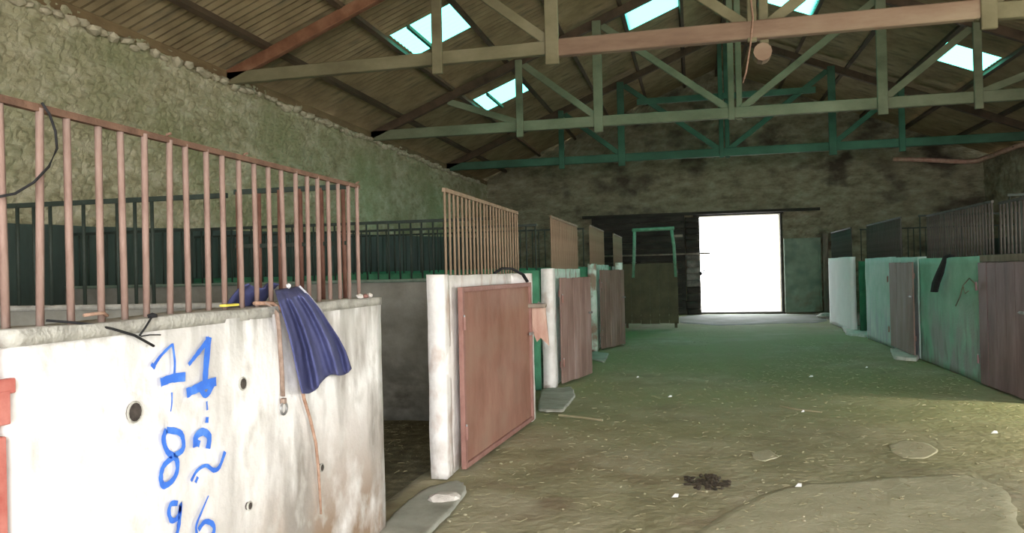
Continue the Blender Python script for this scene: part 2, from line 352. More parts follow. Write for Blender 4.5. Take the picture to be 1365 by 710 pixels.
# trim the outer skin to the gable
for v in mb.v: v.z = min(v.z, 8.1)
def gable(mb, y0, y1, x0, x1, z0):
    xs = [x0] + ([RX] if x0 < RX < x1 else []) + [x1]
    n = len(xs); vs = [(x, y, z0) for y in (y0, y1) for x in xs] + [(x, y, roof_z(min(max(x,XL),XR))-.03) for y in (y0, y1) for x in xs]
    fs = []
    for i in range(n-1):
        fs += [(i, i+1, 2*n+i+1, 2*n+i), (n+i+1, n+i, 3*n+i, 3*n+i+1), (2*n+i, 2*n+i+1, 3*n+i+1, 3*n+i), (i+1, i, n+i, n+i+1)]
    fs += [(0, 2*n, 3*n, n), (n-1, 2*n-1, 4*n-1, 3*n-1)]
    mb.add(vs, fs)
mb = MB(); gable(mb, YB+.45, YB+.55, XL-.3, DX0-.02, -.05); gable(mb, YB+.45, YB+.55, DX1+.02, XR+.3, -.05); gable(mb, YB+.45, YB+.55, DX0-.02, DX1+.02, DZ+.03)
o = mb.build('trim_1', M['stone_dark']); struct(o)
# front wall behind the viewer, with the wide entrance
mb = MB(); gable(mb, YF-.4, YF, XL-.3, -1.4, -.05); gable(mb, YF-.4, YF, 5.8, XR+.3, -.05); gable(mb, YF-.4, YF, -1.4, 5.8, 4.2)
o = mb.build('wall_front', M['stone_dark']); struct(o)

# floor
def PF(u, v):
    x = XL-.3+(XR-XL+.6)*u; y = YF-.2+(YB+.7-YF)*v
    z = .02*vn(x*.5, y*.5, 1) + .010*vn(x*2.2, y*2.2, 4) + .006*vn(x*7, y*7, 9)
    return Vector((x, y, z-.012))
fl = grid_wall('floor', M['sand'], PF, 190, 330); struct(fl)
for p in fl.data.polygons: p.use_smooth = True
for nm, (a, b) in {'left': ((XL, 1.7, .0), (-1.98, YB, .03)), 'right': ((3.62, 9.6, .0), (XR, YB, .03))}.items():
    mb = MB(); nx, ny = 40, 150
    for j in range(ny+1):
        for i in range(nx+1):
            x = a[0]+(b[0]-a[0])*i/nx; y = a[1]+(b[1]-a[1])*j/ny
            mb.v.append(Vector((x, y, .03 + .03*vn(x*1.6, y*1.6, 7) + .012*vn(x*8, y*8, 2))))
    for j in range(ny):
        for i in range(nx):
            q = j*(nx+1)+i; mb.f.append((q, q+1, q+nx+2, q+nx+1))
    o = mb.build('stall_litter', M['litter'], None, smooth=True); o['kind'] = 'stuff'
    o['label'] = 'dark trodden bedding covering the stall floors on the %s' % nm; o['category'] = 'bedding'
# yard outside
mb = MB(); mb.box((-60, YB+.55, -.35), (60, 90, -.04)); mb.box((-60, -60, -.35), (60, YF-.42, -.04)); mb.box((XR+.35, YF-.42, -.35), (60, YB+.55, -.04))
o = mb.build('yard_ground', M['yard']); struct(o)

# wall plates
mb = MB(); mb.box((XL-.2, YF, 4.60), (XL-.02, YB, 4.74)); o = mb.build('trim_2', M['plate'], bevel=.01); struct(o)
mb = MB(); mb.box((XR+.02, YF, 4.60), (XR+.2, YB, 4.74)); o = mb.build('trim_3', M['plate'], bevel=.01); struct(o)

# loose stones bedded along the top of the left wall
plate_stones = thing('wall_top_course', 'row of pale rubble stones bedded along the top of the left wall under the roof', 'stones', (XL, 5, 4.5))
protos = []
for k in range(4):
    s = MB().rock((0,0,0), (.07, .11, .055), k, 1).build('stone', M['wall_stone'], plate_stones, smooth=False, origin=(0, 0, 0)); protos.append(s)
y = 5.6; k = 0
while y < 26:
    src = protos[k] if k < 4 else random.choice(protos)
    o = src if k < 4 else inst(src, plate_stones)
    o.location = (random.uniform(.0, .03), y-5, random.uniform(.0, .07)); o.rotation_euler = (random.uniform(-.3,.3), random.uniform(-.3,.3), random.uniform(-.5,.5))
    sc = random.uniform(.75, 1.3); o.scale = (sc, sc, sc)
    y += random.uniform(.14, .30); k += 1

# ------------------------------------------------------------------ roof sheets and skylights
BAY = 1.24
def sheet_mesh(ln, wid, n=8, depth=.028):
    """corrugated sheet: length along the slope (local x), width along the barn (local y)"""
    vs = []; fs = []
    k = n*2
    for i in range(k+1):
        yy = -wid/2 + wid*i/k; z = depth if i % 2 else 0
        vs += [(-ln/2, yy, z), (ln/2, yy, z)]
    for i in range(k): fs.append((2*i, 2*i+1, 2*i+3, 2*i+2))
    me = bpy.data.meshes.new('roofing_sheet'); me.from_pydata(vs, [], fs); me.update(); return me
PITCH = math.atan(.407)
SW = 1.35
left_edges = [XL-.35, -6.3, -5.07, -3.83, -2.59, -1.36, -.12, RX]
right_edges = [RX, 1.62, 2.86, 4.10, 5.34, 6.54, 7.75, XR+.35]
def make_roof(name, edges, sgn, offsets, lights):
    root = thing(name, None, None, (edges[0] if sgn > 0 else edges[-1], 0, 4.7), kind='structure')
    bx = root['_base']
    ang = -PITCH if sgn > 0 else PITCH
    cache = {}
    for r in range(7):
        xa, xb = edges[r], edges[r+1]; ln = (xb-xa)/math.cos(PITCH) + .12
        zc = (4.86 + .407*((xa+xb)/2-XL)) if sgn > 0 else (4.86 + .407*(XR-(xa+xb)/2))
        mesh = sheet_mesh(ln, SW+.02)
        mesh.materials.append(M['sheet'])
        sky = mesh.copy(); sky.materials.clear(); sky.materials.append(M['skylight'])
        off = offsets.get(r, 0.0)
        nmin = int(math.floor((YF-.3-off)/SW)); nmax = int(math.ceil((YB+.7-off)/SW))
        for c in range(nmin, nmax):
            yc = off + SW*c + SW/2
            if yc < YF-.6 or yc > YB+1.0: continue
            is_l = any(rr == r and abs(yy-(off+SW*c)) < .3 for rr, yy in lights)
            o = bpy.data.objects.new('skylight_sheet' if is_l else 'roofing_sheet', sky if is_l else mesh); C.objects.link(o); o.parent = root
            o.location = ((xa+xb)/2-bx[0], yc, zc-bx[2] + random.uniform(0, .006) + (.0 if r % 2 else .03)); o.rotation_euler = (0, ang, 0)
            if is_l: o['label'] = 'glowing green translucent sheet'
    return root
make_roof('ceiling', left_edges, 1, {2: 13.0 % SW, 5: 17.55 % SW, 1: .3, 3: .9, 0: .6, 4: .2}, [(2, 13.0), (2, 13.0+SW*4), (5, 17.55), (5, 17.55-SW*4)])  # last listed sheet is out of view, added to lift the light inside
make_roof('ceiling', right_edges, -1, {4: 18.75 % SW, 1: 18.15 % SW, 2: .5, 3: 1.0}, [(4, 18.75), (1, 18.15), (1, 18.15-SW*4)])  # last listed sheet again unseen, added for more roof light
# purlins: one structural set, each purlin a part
pr_ = thing('purlins', None, None, (0, 0, 4.8), kind='structure')
for x in left_edges[1:-1] + right_edges[1:-1]:
    z = (4.80 + .407*(x-XL)) if x < RX else (4.80 + .407*(XR-x))
    mb = MB(); mb.box((x-.04, YF, z-.055), (x+.04, YB+.4, z+.055), Matrix.Rotation(-PITCH if x < RX else PITCH, 3, 'Y'))
    mb.build('purlin', M['purlin'], pr_)
mb = MB(); mb.box((RX-.05, YF, 7.83), (RX+.05, YB+.4, 8.0)); mb.build('ridge_beam', M['purlin'], pr_)
# thin battens beneath the left skylights
for (x, y0) in ((-4.66, 13.0), (-4.66, 13.0+SW*4)):
    z = 4.83+.407*(x-XL); MB().box((x-.03, y0-.1, z-.03), (x+.03, y0+SW+.1, z+.03)).build('batten', M['beam_green'], pr_)

# ------------------------------------------------------------------ trusses
def truss(Y, label, mc, mp, mr, md, center=None):
    t = thing('roof_truss', label, 'truss', (RX, Y, 4.5), 'timber roof trusses')
    zc = 4.65
    h = .22
    if center:
        mb = MB(); mb.beam((XL-.05, Y, zc-.03), (-1.75, Y, zc+.02), .12, .19); mb.build('tie_beam', mc, t, bevel=.012)
        mb = MB(); mb.beam((-1.95, Y-.02, zc+.0), (3.75, Y-.02, zc+.03), .15, .24); mb.build('tie_beam', center, t, bevel=.015)
        mb = MB(); mb.beam((3.55, Y, zc), (XR+.05, Y, zc-.03), .12, .21); mb.build('tie_beam', mc, t, bevel=.012)
    else:
        mb = MB(); mb.beam((XL-.05, Y, zc), (XR+.05, Y, zc), .12, h); mb.build('tie_beam', mc, t, bevel=.012)
    def rz(x): return 4.66 + .407*((x-XL) if x < RX else (XR-x))
    # rafters
    for sx in (XL-.05, XR+.05):
        mb = MB(); mb.beam((sx, Y, rz(sx)), (RX, Y, rz(RX)), .12, .18); mb.build('rafter', mr, t, bevel=.012)
    # king post: doubled boards
    mb = MB(); mb.box((RX-.14, Y-.09, zc-.15), (RX-.02, Y-.03, rz(RX)-.02)); mb.box((RX+.02, Y+.03, zc-.15), (RX+.14, Y+.09, rz(RX)-.02)); mb.build('king_post', mp, t, bevel=.01)
    for dx, ww in ((2.76, .19), (4.45, .15)):
        for s in (-1, 1):
            x = RX + s*dx + (.0 if s > 0 else -.02)
            MB().box((x-ww/2, Y-.12, zc-.24), (x+ww/2, Y-.05, rz(x)+.02)).build('queen_post', mp, t, bevel=.01)
    for s in (-1, 1):
        for (xa, xb) in ((.12, 2.70), (2.80, 4.40)) + (((4.5, 6.1),) if Y == 16.77 else ()):
            a = (RX+s*xa, Y+.03, zc+.08); bx = RX+s*xb; b_ = (bx, Y+.03, rz(bx)-.08)
            MB().beam(a, b_, .08, .14).build('brace', md, t, bevel=.008)
    return t
t1 = truss(11.1, 'nearest timber truss, reddish tan middle beam spliced to olive ends', M['beam_olive'], M['beam_olive'], M['rafter'], M['beam_olive'], M['beam_tan'])
MB().tube([(RX+.05, 11.02, 4.36), (RX+.05, 11.24, 4.36)], .12, 12).build('bolt_knob', M['beam_tan'], t1)
t2 = truss(16.77, 'middle truss of pale sage green timbers', M['beam_sage'], M['beam_sage'], M['rafter_dark'], M['beam_sage'])
t3 = truss(22.4, 'farthest truss, deep green from light put into its colour, close to the end wall', M['beam_green'], M['beam_green'], M['rafter_dark'], M['beam_green'])
MB().beam((-1.4, 22.4, 6.18), (3.3, 22.4, 6.18), .10, .16).build('collar_beam', M['beam_green'], t3)
tag(MB().tube([(RX-.12, 11.0, 5.6), (RX-.10, 10.98, 5.2), (RX-.07, 10.96, 4.8), (RX-.11, 10.97, 4.45), (RX-.17, 10.97, 4.1), (RX-.22, 10.97, 3.95)], .012, 6).build('hanging_rope', M['rope'], None, True),
    'thin frayed rope dangling from the middle of the nearest truss', 'rope')

# ------------------------------------------------------------------ bar grilles
def grille_y(label, x, y0, y1, z0, z1, mbar, mrail, step=.12, r=.010, group=None, ys=None, ends=True, tilt=.004, rail_h=.03):
    t = thing('bar_grille', label, 'grille', (x, (y0+y1)/2, z0), 'bar grilles on the stall walls')
    MB().box((x-.006-rail_h/4, y0-.02, z1-rail_h), (x+.006+rail_h/4, y1+.02, z1)).build('top_rail', mrail, t)
    base = MB().tube([(0,0,0), (0,0,(z1-z0)*.5), (0,0,z1-z0-rail_h*.5)], r, 8)
    ys = ys or [y0 + (y1-y0)*i/max(1, round((y1-y0)/step)) for i in range(int(round((y1-y0)/step))+1)]
    first = None
    for y in ys:
        if first is None:
            first = base.build('bar', mbar, t, smooth=True, origin=(0,0,0)); o = first
        else: o = inst(first, t)
        o.location = (0, y-(y0+y1)/2, 0); o.rotation_euler = (random.uniform(-tilt, tilt), random.uniform(-tilt, tilt), 0)
    return t
def grille_x(label, y, x0, x1, z0, z1, mbar, mrail, step=.12, r=.010, group=None, mid=False):
    t = thing('bar_grille', label, 'grille', ((x0+x1)/2, y, z0), 'bar grilles on the stall dividers')
    MB().box((x0-.02, y-.012, z1-.03), (x1+.02, y+.012, z1)).build('top_rail', mrail, t)
    if mid: MB().box((x0-.02, y-.01, z0+(z1-z0)*.5-.012), (x1+.02, y+.01, z0+(z1-z0)*.5+.012)).build('middle_rail', mrail, t)
    n = int(round((x1-x0)/step)); first = None
    for i in range(n+1):
        x = x0+(x1-x0)*i/n
        if first is None: first = MB().tube([(0,0,0), (0,0,z1-z0-.015)], r, 6).build('bar', mbar, t, smooth=True, origin=(0,0,0)); o = first
        else: o = inst(first, t)
        o.location = (x-(x0+x1)/2, 0, 0); o.rotation_euler = (random.uniform(-.006,.006), random.uniform(-.006,.006), 0)
    return t

# ------------------------------------------------------------------ left stall row
X0 = -1.79
w1 = thing('stall_wall', 'nearest whitewashed stall wall with blue hand-painted numbers and brown stains', 'wall', (-1.9, 3.1, 0))
body = rough_slab((-1.99, 1.78, 0), (X0, 4.39, 1.345), .08, .008, 1, name='wall_body', m_=M['white_near'], parent=w1)
body.data.materials[0] = M['white_near']
# the material works in object space: shift handled by moving geometry limits
cap = rough_slab((-2.0, 1.77, 1.33), (X0+.004, 4.40, 1.375), .06, .007, 3, name='cement_cap', m_=M['cement_top'], parent=w1)
def stroke(pts, wd, z=.008, name='painted_figure', m_=None, parent=w1, x=X0):
    """flat brush stroke on the wall plane from measured points"""
    P = [onx(a, b, x+z) for a, b in pts]
    # smooth (Catmull)
    S = []
    for i in range(len(P)-1):
        p0 = P[max(i-1,0)]; p1 = P[i]; p2 = P[i+1]; p3 = P[min(i+2,len(P)-1)]
        for k in range(5):
            t = k/5; S.append(.5*((2*p1)+(p2-p0)*t+(2*p0-5*p1+4*p2-p3)*t*t+(3*p1-p0-3*p2+p3)*t**3))
    S.append(P[-1]); mb = MB(); n = len(S)
    for i, p in enumerate(S):
        d = (S[min(i+1,n-1)]-S[max(i-1,0)]); d = Vector((0, d.y, d.z)).normalized(); q = Vector((0, -d.z, d.y))
        ww = (wd[0]+(wd[1]-wd[0])*i/(n-1)) if isinstance(wd, tuple) else wd
        ww *= 1.22*(1+.25*vn(i*.7, pts[0][0]*.1))
        mb.v += [p+q*ww/2, p-q*ww/2]
    for i in range(n-1): mb.f.append((2*i, 2*i+1, 2*i+3, 2*i+2))
    return mb
def figure(strokes, name='painted_number'):
    mb = MB()
    for k, (pts, wd) in enumerate(strokes):
        s = stroke(pts, wd, z=.011+.0006*k); mb.add(s.v, s.f)
    o = mb.build(name, M['blue_paint'], w1); return o
mmpx = .0024
def q(x, y): return (170+x/2.5375, 430+y/2.5357)      # crop of the numbers -> photo
figure([([q(85,152), q(112,112), q(152,72)], (.012,.008)), ([q(152,70), q(160,130), q(158,180)], .010), ([q(112,202), q(150,188), q(196,182)], .026), ([q(84,152), q(90,140)], .020)])      # 1
figure([([q(207,142), q(240,100), q(277,52)], (.012,.02)), ([q(275,48), q(268,120), q(262,200)], (.03,.026)), ([q(200,238), q(250,215), q(300,198)], .028), ([q(240,210), q(265,245), q(290,205)], .02)])   # 1
figure([([q(150,235), q(150,270), q(146,300)], (.007,.005))], 'paint_drip')
figure([([q(268,265), q(270,295)], .008), ([q(270,318), q(268,338)], .016)], 'paint_drip')
figure([([q(132,360), q(122,392), q(135,435), q(165,460), q(168,500), q(150,535), q(122,550), q(113,520), q(125,480), q(160,450), q(188,425), q(186,385), q(170,368), q(132,362)], .018)])   # 8
figure([([q(230,420), q(232,385), q(255,368), q(276,385), q(272,425)], .024), ([q(228,402), q(245,410)], .02), ([q(215,535), q(235,500), q(265,482), q(292,498), q(312,485), q(330,435)], (.011,.016)), ([q(230,540), q(238,520)], .012)])  # 2
figure([([q(170,610), q(148,612), q(140,640), q(150,668), q(172,655), q(180,612), q(176,660), q(168,710), q(150,735)], .016)])  # 9
figure([([q(274,584), q(250,640), q(232,690), q(240,735)], (.006,.014)), ([q(240,700), q(262,672), q(288,680), q(292,705), q(270,740)], .016)])  # 6
# drilled holes with chipped rims
for (a, b, r) in ((181,549,.032), (325,511,.024), (430,623,.018), (334,674,.016)):
    p = onx(a, b, X0+.012); mb = MB().tube([p+Vector((-.05,0,0)), p+Vector((-.001,0,0))], r, 12); 
    o = mb.build('drilled_hole', M['hole'], w1)
    MB().ring(p+Vector((-.004,0,0)), r*1.02, .004, 0, 14, 6).build('hole_rim', M['cement_top'], o)
# small red iron strap fixed at the near end of the wall
mb = MB(); p = onx(1, 516, X0+.01)
MB().box((X0, 1.70, 1.21), (X0+.02, 1.782, 1.25)).box((X0, 1.70, 1.13), (X0+.022, 1.762, 1.22)).build('hinge_strap', M['red_paint'], w1, bevel=.003)

rd = thing('stall_door', 'red stall door at the left edge of the photo, only its edge strip showing', 'door', (X0, 1.3, 0))
MB().box((-1.84, .65, .12), (-1.80, 1.745, 1.36)).build('panel', M['red_paint'], rd)
MB().box((-1.80, 1.70, .12), (-1.77, 1.75, 1.10)).build('edge_strip', M['red_paint'], rd, bevel=.004)
MB().box((-1.80, .65, 1.24), (-1.77, 1.70, 1.36)).build('top_strip', M['red_paint'], rd)

g1y = [1.86,1.98,2.10,2.23,2.34,2.45,2.58,2.69,2.82,2.93,3.06,3.18,3.30,3.43,3.55,3.67,3.78,3.91,4.03,4.15,4.28]
g1 = grille_y('nearest grille of pinkish rusted bars on the whitewashed numbered wall', -1.88, 1.70, 4.28, 1.37, 2.03, M['bar_rust'], M['rail_rust'], ys=g1y, r=.0115, tilt=.012, rail_h=.022)
for yy in (2.58, 3.1, 4.28):
    MB().tube([(-1.88, yy, 2.01), (-1.884, yy+.006, 2.04), (-1.872, yy+.015, 2.045)], .006, 6).build('wire_tie', M['rail_rust'], g1)

# divider and dark grille at the end of the nearest stall
def divider(label, y, x0, x1, z1, m_, t=.12, capm=None):
    d = thing('stall_divider', label, 'wall', ((x0+x1)/2, y, 0), 'dividers between the stalls')
    rough_slab((x0, y, 0), (x1, y+t, z1), .2, .008, y, m_=m_, parent=d)
    if capm: rough_slab((x0, y-.008, z1-.02), (x1, y+t+.008, z1+.012), .15, .005, y, name='cap', m_=capm, parent=d)
    return d
divider('grey cement divider behind the nearest numbered wall', 4.32, XL+.05, -2.02, 1.345, M['grey_divider'], capm=M['cement_top'])
grille_x('dark bar grille seen through the nearest rusted bars', 4.38, XL+.1, -2.80, 1.35, 2.03, M['bar_dark'], M['bar_dark'], .125, .012)
grille_x('short dull red bar grille behind the end of the nearest rusted grille', 4.40, -2.72, -2.02, 1.35, 2.05, M['bar_red'], M['bar_dark'], .135, .014, mid=True)
divider('grey cement divider seen through the first open stall gateway', 7.6, XL+.05, -1.92, 1.45, M['grey_divider'], capm=M['green_edge'])
grille_x('dark bar grille standing on the grey divider beyond the first gateway', 7.66, XL+.1, -1.95, 1.46, 2.06, M['bar_dark'], M['bar_dark'], .12, .010)
divider('dark green stall divider seen through the second gateway', 9.95, XL+.05, -1.92, 1.52, M['green_divider'])
grille_x('dark grille on the green divider beyond the second gateway', 10.0, XL+.1, -1.95, 1.53, 2.12, M['bar_dark'], M['bar_dark'], .12, .010)
divider('dark green stall divider beyond the third stall door on the left', 14.55, XL+.05, -1.92, 1.58, M['green_divider'])
grille_x('dark grille on the far left green divider', 14.6, XL+.1, -1.95, 1.59, 2.3, M['bar_dark'], M['bar_dark'], .12, .010)
divider('farthest dark divider of the left stall row', 19.2, XL+.05, -1.92, 1.6, M['green_divider'])

# dark green dado painted on the left wall: thin coat of render, edge rising along the barn
mb = MB(); n = 90
for i in range(n+1):
    y = YF + (YB-.1-YF)*i/n; zt = 2.13 + max(0, y-7)*.03 + .02*vn(y*1.3, 3)
    for k in range(13): mb.v.append(Vector((XL+.075 + .008*vn(y*3, k*.7), y, zt*k/12)))
for i in range(n):
    for k in range(12):
        a = i*13+k; mb.f.append((a, a+13, a+14, a+1))
o = mb.build('baseboard_left', M['dado'], None, True); struct(o)
mb = MB()
for i in range(n+1):
    y = 9.5 + (YB-.1-9.5)*i/n; zt = 2.2 + .02*vn(y*1.3, 7)
    for k in range(7): mb.v.append(Vector((XR-.075 - .008*vn(y*3, k*.7), y, zt*k/6)))
for i in range(n):
    for k in range(6):
        a = i*7+k; mb.f.append((a, a+1, a+8, a+7))
o = mb.build('baseboard_right', M['dado'], None, True); struct(o)

def front_wall(label, x, y0, y1, z1, m_, side=-1, t=.11, seed=0, piers=True):
    """stall front: low wall with thicker end piers and a top band"""
    d = thing('stall_wall', label, 'wall', (x, (y0+y1)/2, 0), 'low stall front walls')
    a, b = (x-t, x) if side < 0 else (x, x+t)
    rough_slab((a, y0, 0), (b, y1, z1), .1, .008, seed, m_=m_, parent=d)
    return d
def leaf(label, x0, y0, x1, y1, z0, z1, m_, mf, boards=0, thick=.035, side=1, latch=True, frame=True, name='stall_door', trim=None):
    """door leaf hinged at (x0,y0), free edge at (x1,y1)"""
    t = thing(name, label, 'door', (x0, y0, z0), 'stall door leaves')
    d = Vector((x1-x0, y1-y0, 0)); ln = d.length; ang = math.atan2(d.y, d.x); t.rotation_euler = (0, 0, ang)
    t['_base'] = (0.0, 0.0, 0.0)
    h = z1-z0
    def B(a, b, nm, mm, bev=.003):
        o = MB().box(a, b).build(nm, mm, t, bevel=bev); return o
    s = -side
    def ys(lo, hi): return (min(s*lo, s*hi), max(s*lo, s*hi))
    if boards:
        wd = ln/boards
        for k in range(boards):
            yy = ys(0, thick*.6+random.uniform(0, .006)); B((k*wd+.004, yy[0], random.uniform(0,.012)), ((k+1)*wd-.004, yy[1], h-random.uniform(0,.01)), 'board', m_)
        for zz in (h*.15, h*.82):
            yy = ys(-.02, 0.0); B((.02, yy[0], zz), (ln-.02, yy[1], zz+.09), 'ledge', mf)
    else:
        yy = ys(0, thick*.4); B((.03, yy[0], .03), (ln-.03, yy[1], h-.03), 'panel', m_, 0)
    if frame:
        yy = ys(-.004, thick)
        B((0, yy[0], 0), (.045, yy[1], h), 'stile', mf); B((ln-.045, yy[0], 0), (ln, yy[1], h), 'stile', mf)
        B((.045, yy[0], h-.04), (ln-.045, yy[1], h), 'rail', mf); B((.045, yy[0], 0), (ln-.045, yy[1], .04), 'rail', mf)
    for zz in (h*.2, h*.8):
        yy = ys(thick, thick+.012)
        hg = MB().tube([(0, yy[0], zz-.05), (0, yy[0], zz+.05)], .013, 8).build('hinge', mf, t)
        MB().tube([(0, yy[0], zz+.05), (0, yy[0], zz+.065)], .007, 6).build('hinge_pin', M['steel'], hg)
    if latch:
        yy = ys(thick, thick+.015)
        lt = B((ln-.14, yy[0], h*.62), (ln-.01, yy[1], h*.62+.03), 'latch', M['steel'], .002)
        MB().tube([(ln-.10, yy[0], h*.62+.015), (ln-.10, yy[0]-.02*side, h*.62+.015)], .006, 6).build('latch_knob', M['steel'], lt)
    return t

# wall 2 with whitewashed piers
w2 = front_wall('whitewashed stall wall with the large rust red door leaf leaning on it', X0, 5.60, 7.95, 1.49, M['white'], seed=5)
rough_slab((X0-.12, 5.57, 0), (X0+.006, 5.73, 1.50), .06, .008, 12, name='end_pier', m_=M['white'], parent=w2)
rough_slab((X0-.115, 7.83, 0), (X0+.19, 8.0, 1.49), .06, .008, 13, name='end_pier', m_=M['white'], parent=w2)
ld1 = leaf('large rust red sheet door folded back on the whitewashed wall', -1.74, 5.80, -1.62, 7.86, .02, 1.40, M['rust_door'], M['rust_door_edge'])
grille_y('dusty tan bar grille above the rust red door', -1.85, 5.86, 8.46, 1.49, 2.165, M['bar_tan'], M['bar_tan'], .118, .010)
# wooden latch block on the pier
lb = thing('wooden_bracket', 'pinkish split wooden bracket on the pier beside the rust red door', 'bracket', (-1.55, 8.0, 1.0))
MB().box((-1.66, 7.78, 1.085), (-1.36, 7.93, 1.125)).build('shelf', M['grey_wood'], lb, bevel=.006)
mb = MB().add([(-1.62,7.86,1.09),(-1.37,7.88,1.09),(-1.34,7.88,.70),(-1.42,7.87,.78),(-1.46,7.87,.74),(-1.50,7.87,.84),(-1.56,7.86,.80),(-1.60,7.86,.88)] + [(-1.62,7.89,1.09),(-1.37,7.91,1.09),(-1.34,7.91,.70),(-1.42,7.90,.78),(-1.46,7.90,.74),(-1.50,7.90,.84),(-1.56,7.89,.80),(-1.60,7.89,.88)],
    [(7,6,5,4,3,2,1,0), (8,9,10,11,12,13,14,15)] + [(i, (i+1)%8, 8+(i+1)%8, 8+i) for i in range(8)])
mb.build('split_board', M['wood_pink'], lb)
MB().tube([(-1.45,7.85,1.10),(-1.43,7.85,1.14),(-1.40,7.85,1.12)], .008, 6).build('nail', M['steel'], lb)
lb.location.x -= .085; lb.location.z += .06
tag(MB().tube([(-1.84,7.35,1.50),(-1.78,7.42,1.545),(-1.70,7.50,1.54),(-1.62,7.62,1.48),(-1.585,7.66,1.41)], .024, 8, .5).build('black_strap', M['black'], None, True), 'short black rubber strap over the top of the rust red door', 'strap')

w3 = front_wall('second whitewashed stall wall on the left, behind a brown door leaf', X0, 10.14, 12.9, 1.54, M['mint_white'], seed=7)
rough_slab((X0-.12, 10.1, 0), (X0+.03, 10.34, 1.545), .07, .009, 14, name='end_pier', m_=M['white'], parent=w3)
leaf('brown boarded door ajar on the second white wall, left row', -1.72, 10.36, -1.47, 11.52, .02, 1.42, M['brown_door'], M['rust_door_edge'], boards=5, frame=False)
grille_y('tan bar grille above the second brown door on the left', -1.85, 10.6, 13.05, 1.54, 2.26, M['bar_tan'], M['bar_tan'], .118, .012)
w4 = front_wall('third mint white stall wall on the left, farthest with a door', X0, 14.83, 17.4, 1.62, M['mint_white'], seed=9)
rough_slab((X0-.12, 14.8, 0), (X0+.03, 15.0, 1.63), .07, .009, 15, name='end_pier', m_=M['mint_white'], parent=w4)
leaf('grey brown boarded door ajar, farthest on the left row', -1.72, 15.02, -1.36, 16.05, .02, 1.52, M['brown_door'], M['brown_door'], boards=5, frame=False)
rough_slab((-1.52, 16.15, 0), (-1.38, 16.27, 1.66), .07, .006, 3, name='gate_post', m_=M['mint_white'], parent=w4)
grille_y('tan bar grille above the farthest left door', -1.85, 14.75, 17.1, 1.62, 2.36, M['bar_tan'], M['bar_tan'], .118, .012)
w5 = front_wall('dark end piece of the left stall row near the end wall', X0, 19.3, 21.6, 1.6, M['grey_divider'], seed=11)
grille_y('last small grille of the left row beside the green frame gate', -1.85, 19.3, 21.6, 1.6, 2.4, M['bar_tan'], M['bar_tan'], .118, .012)

# olive board gate swung across the aisle with a green pipe frame on top
gt = thing('board_gate', 'olive brown board gate standing across the aisle with green pipe frame', 'gate', (-1.1, 20.8, 0))
for k in range(6):
    xa = -1.80+k*.238; MB().box((xa+.003, 20.80, .10+random.uniform(0,.02)), (xa+.235, 20.83, 1.66)).build('board', M['gate_board'], gt)
for zz in (.2, 1.5): MB().box((-1.80, 20.83, zz), (-.37, 20.86, zz+.1)).build('ledge', M['gate_board'], gt)
MB().tube([(-1.50, 20.82, 1.3), (-1.46, 20.82, 2.1), (-1.44, 20.82, 2.52)], .042, 10).build('upright', M['green_pipe'], gt, True)
MB().tube([(-.42, 20.82, 1.3), (-.45, 20.82, 2.1), (-.50, 20.82, 2.52)], .042, 10).build('upright', M['green_pipe'], gt, True)
MB().tube([(-1.50, 20.82, 2.53), (-.43, 20.82, 2.55)], .050, 10).build('crosspiece', M['green_pipe'], gt, True)
MB().box((-.44, 20.79, 2.32), (-.22, 20.83, 2.38)).build('bracket', M['grey_wood'], gt)
for xx in (-1.72, -.48): MB().box((xx, 20.80, 0), (xx+.07, 20.87, .15)).build('foot', M['gate_board'], gt)

# ------------------------------------------------------------------ end wall: dark plank door, jamb stones, bar, right leaf
dd = thing('door_1', None, None, (-1.5, 26.8, 0), kind='structure')
n = 15
for k in range(n):
    z0 = .02+k*3.25/n; MB().box((-3.28, 26.80-random.uniform(0,.02), z0+.006), (-.22, 26.86, z0+3.25/n-.006)).build('plank', M['backlit_plank'], dd)
for x in (-3.2, -1.8, -.35): MB().box((x, 26.86, .02), (x+.12, 26.92, 3.2)).build('batten', M['backlit_plank'], dd)
MB().box((-3.6, 26.78, 3.27), (4.0, 26.92, 3.36)).build('track_rail', M['backlit_plank'], dd)
jb = thing('door_jamb', 'stack of rough jamb stones left of the bright doorway', 'jamb', (0, 26.9, 0))
z = .0; k = 0
while z < 3.18:
    h = random.uniform(.17, .26); xx = random.uniform(-.02, .02); zt = min(z+h, 3.2)
    o = rough_slab((-.20+xx, 26.72, z), (.24+xx, 27.04, zt-.015), .09, .014, k*2.7, name='stone', m_=M['jamb_stone'] if (.7 < z < 1.9) else M['backlit_plank'], parent=jb)
    z = zt; k += 1
tag(MB().tube([(-2.9, 26.66, 1.98), (-1.2, 26.66, 1.985), (.58, 26.66, 1.995)], .028, 8).build('door_bar', M['grey_wood'], None, True), 'long wooden bar across the dark plank door, poking into the bright doorway', 'bar')
lh = thing('door_latch', 'small black latch hook on the left edge of the bright doorway', 'latch', (.3, 26.75, 1.4))
MB().tube([(.20, 26.78, 1.32), (.33, 26.74, 1.34), (.40, 26.74, 1.50)], .02, 6).build('hook', M['black'], lh)
MB().box((.20, 26.74, 1.28), (.30, 26.80, 1.40)).build('plate', M['black'], lh)
MB().box((DX0-.02, 26.95, -.02), (DX1+.1, 27.35, .05)).build('trim_4', M['backlit_plank'], None, bevel=.01)['kind'] = 'structure'
MB().box((DX1, 27.0, 0), (DX1+.07, 27.2, DZ)).box((DX0-.2, 26.98, DZ-.0), (DX1+.1, 27.12, DZ+.1)).build('trim_5', M['backlit_plank'], None, bevel=.01)['kind'] = 'structure'
rl = thing('door_leaf', 'grey green sheet door leaf parked right of the bright doorway', 'door', (3.4, 26.8, 0))
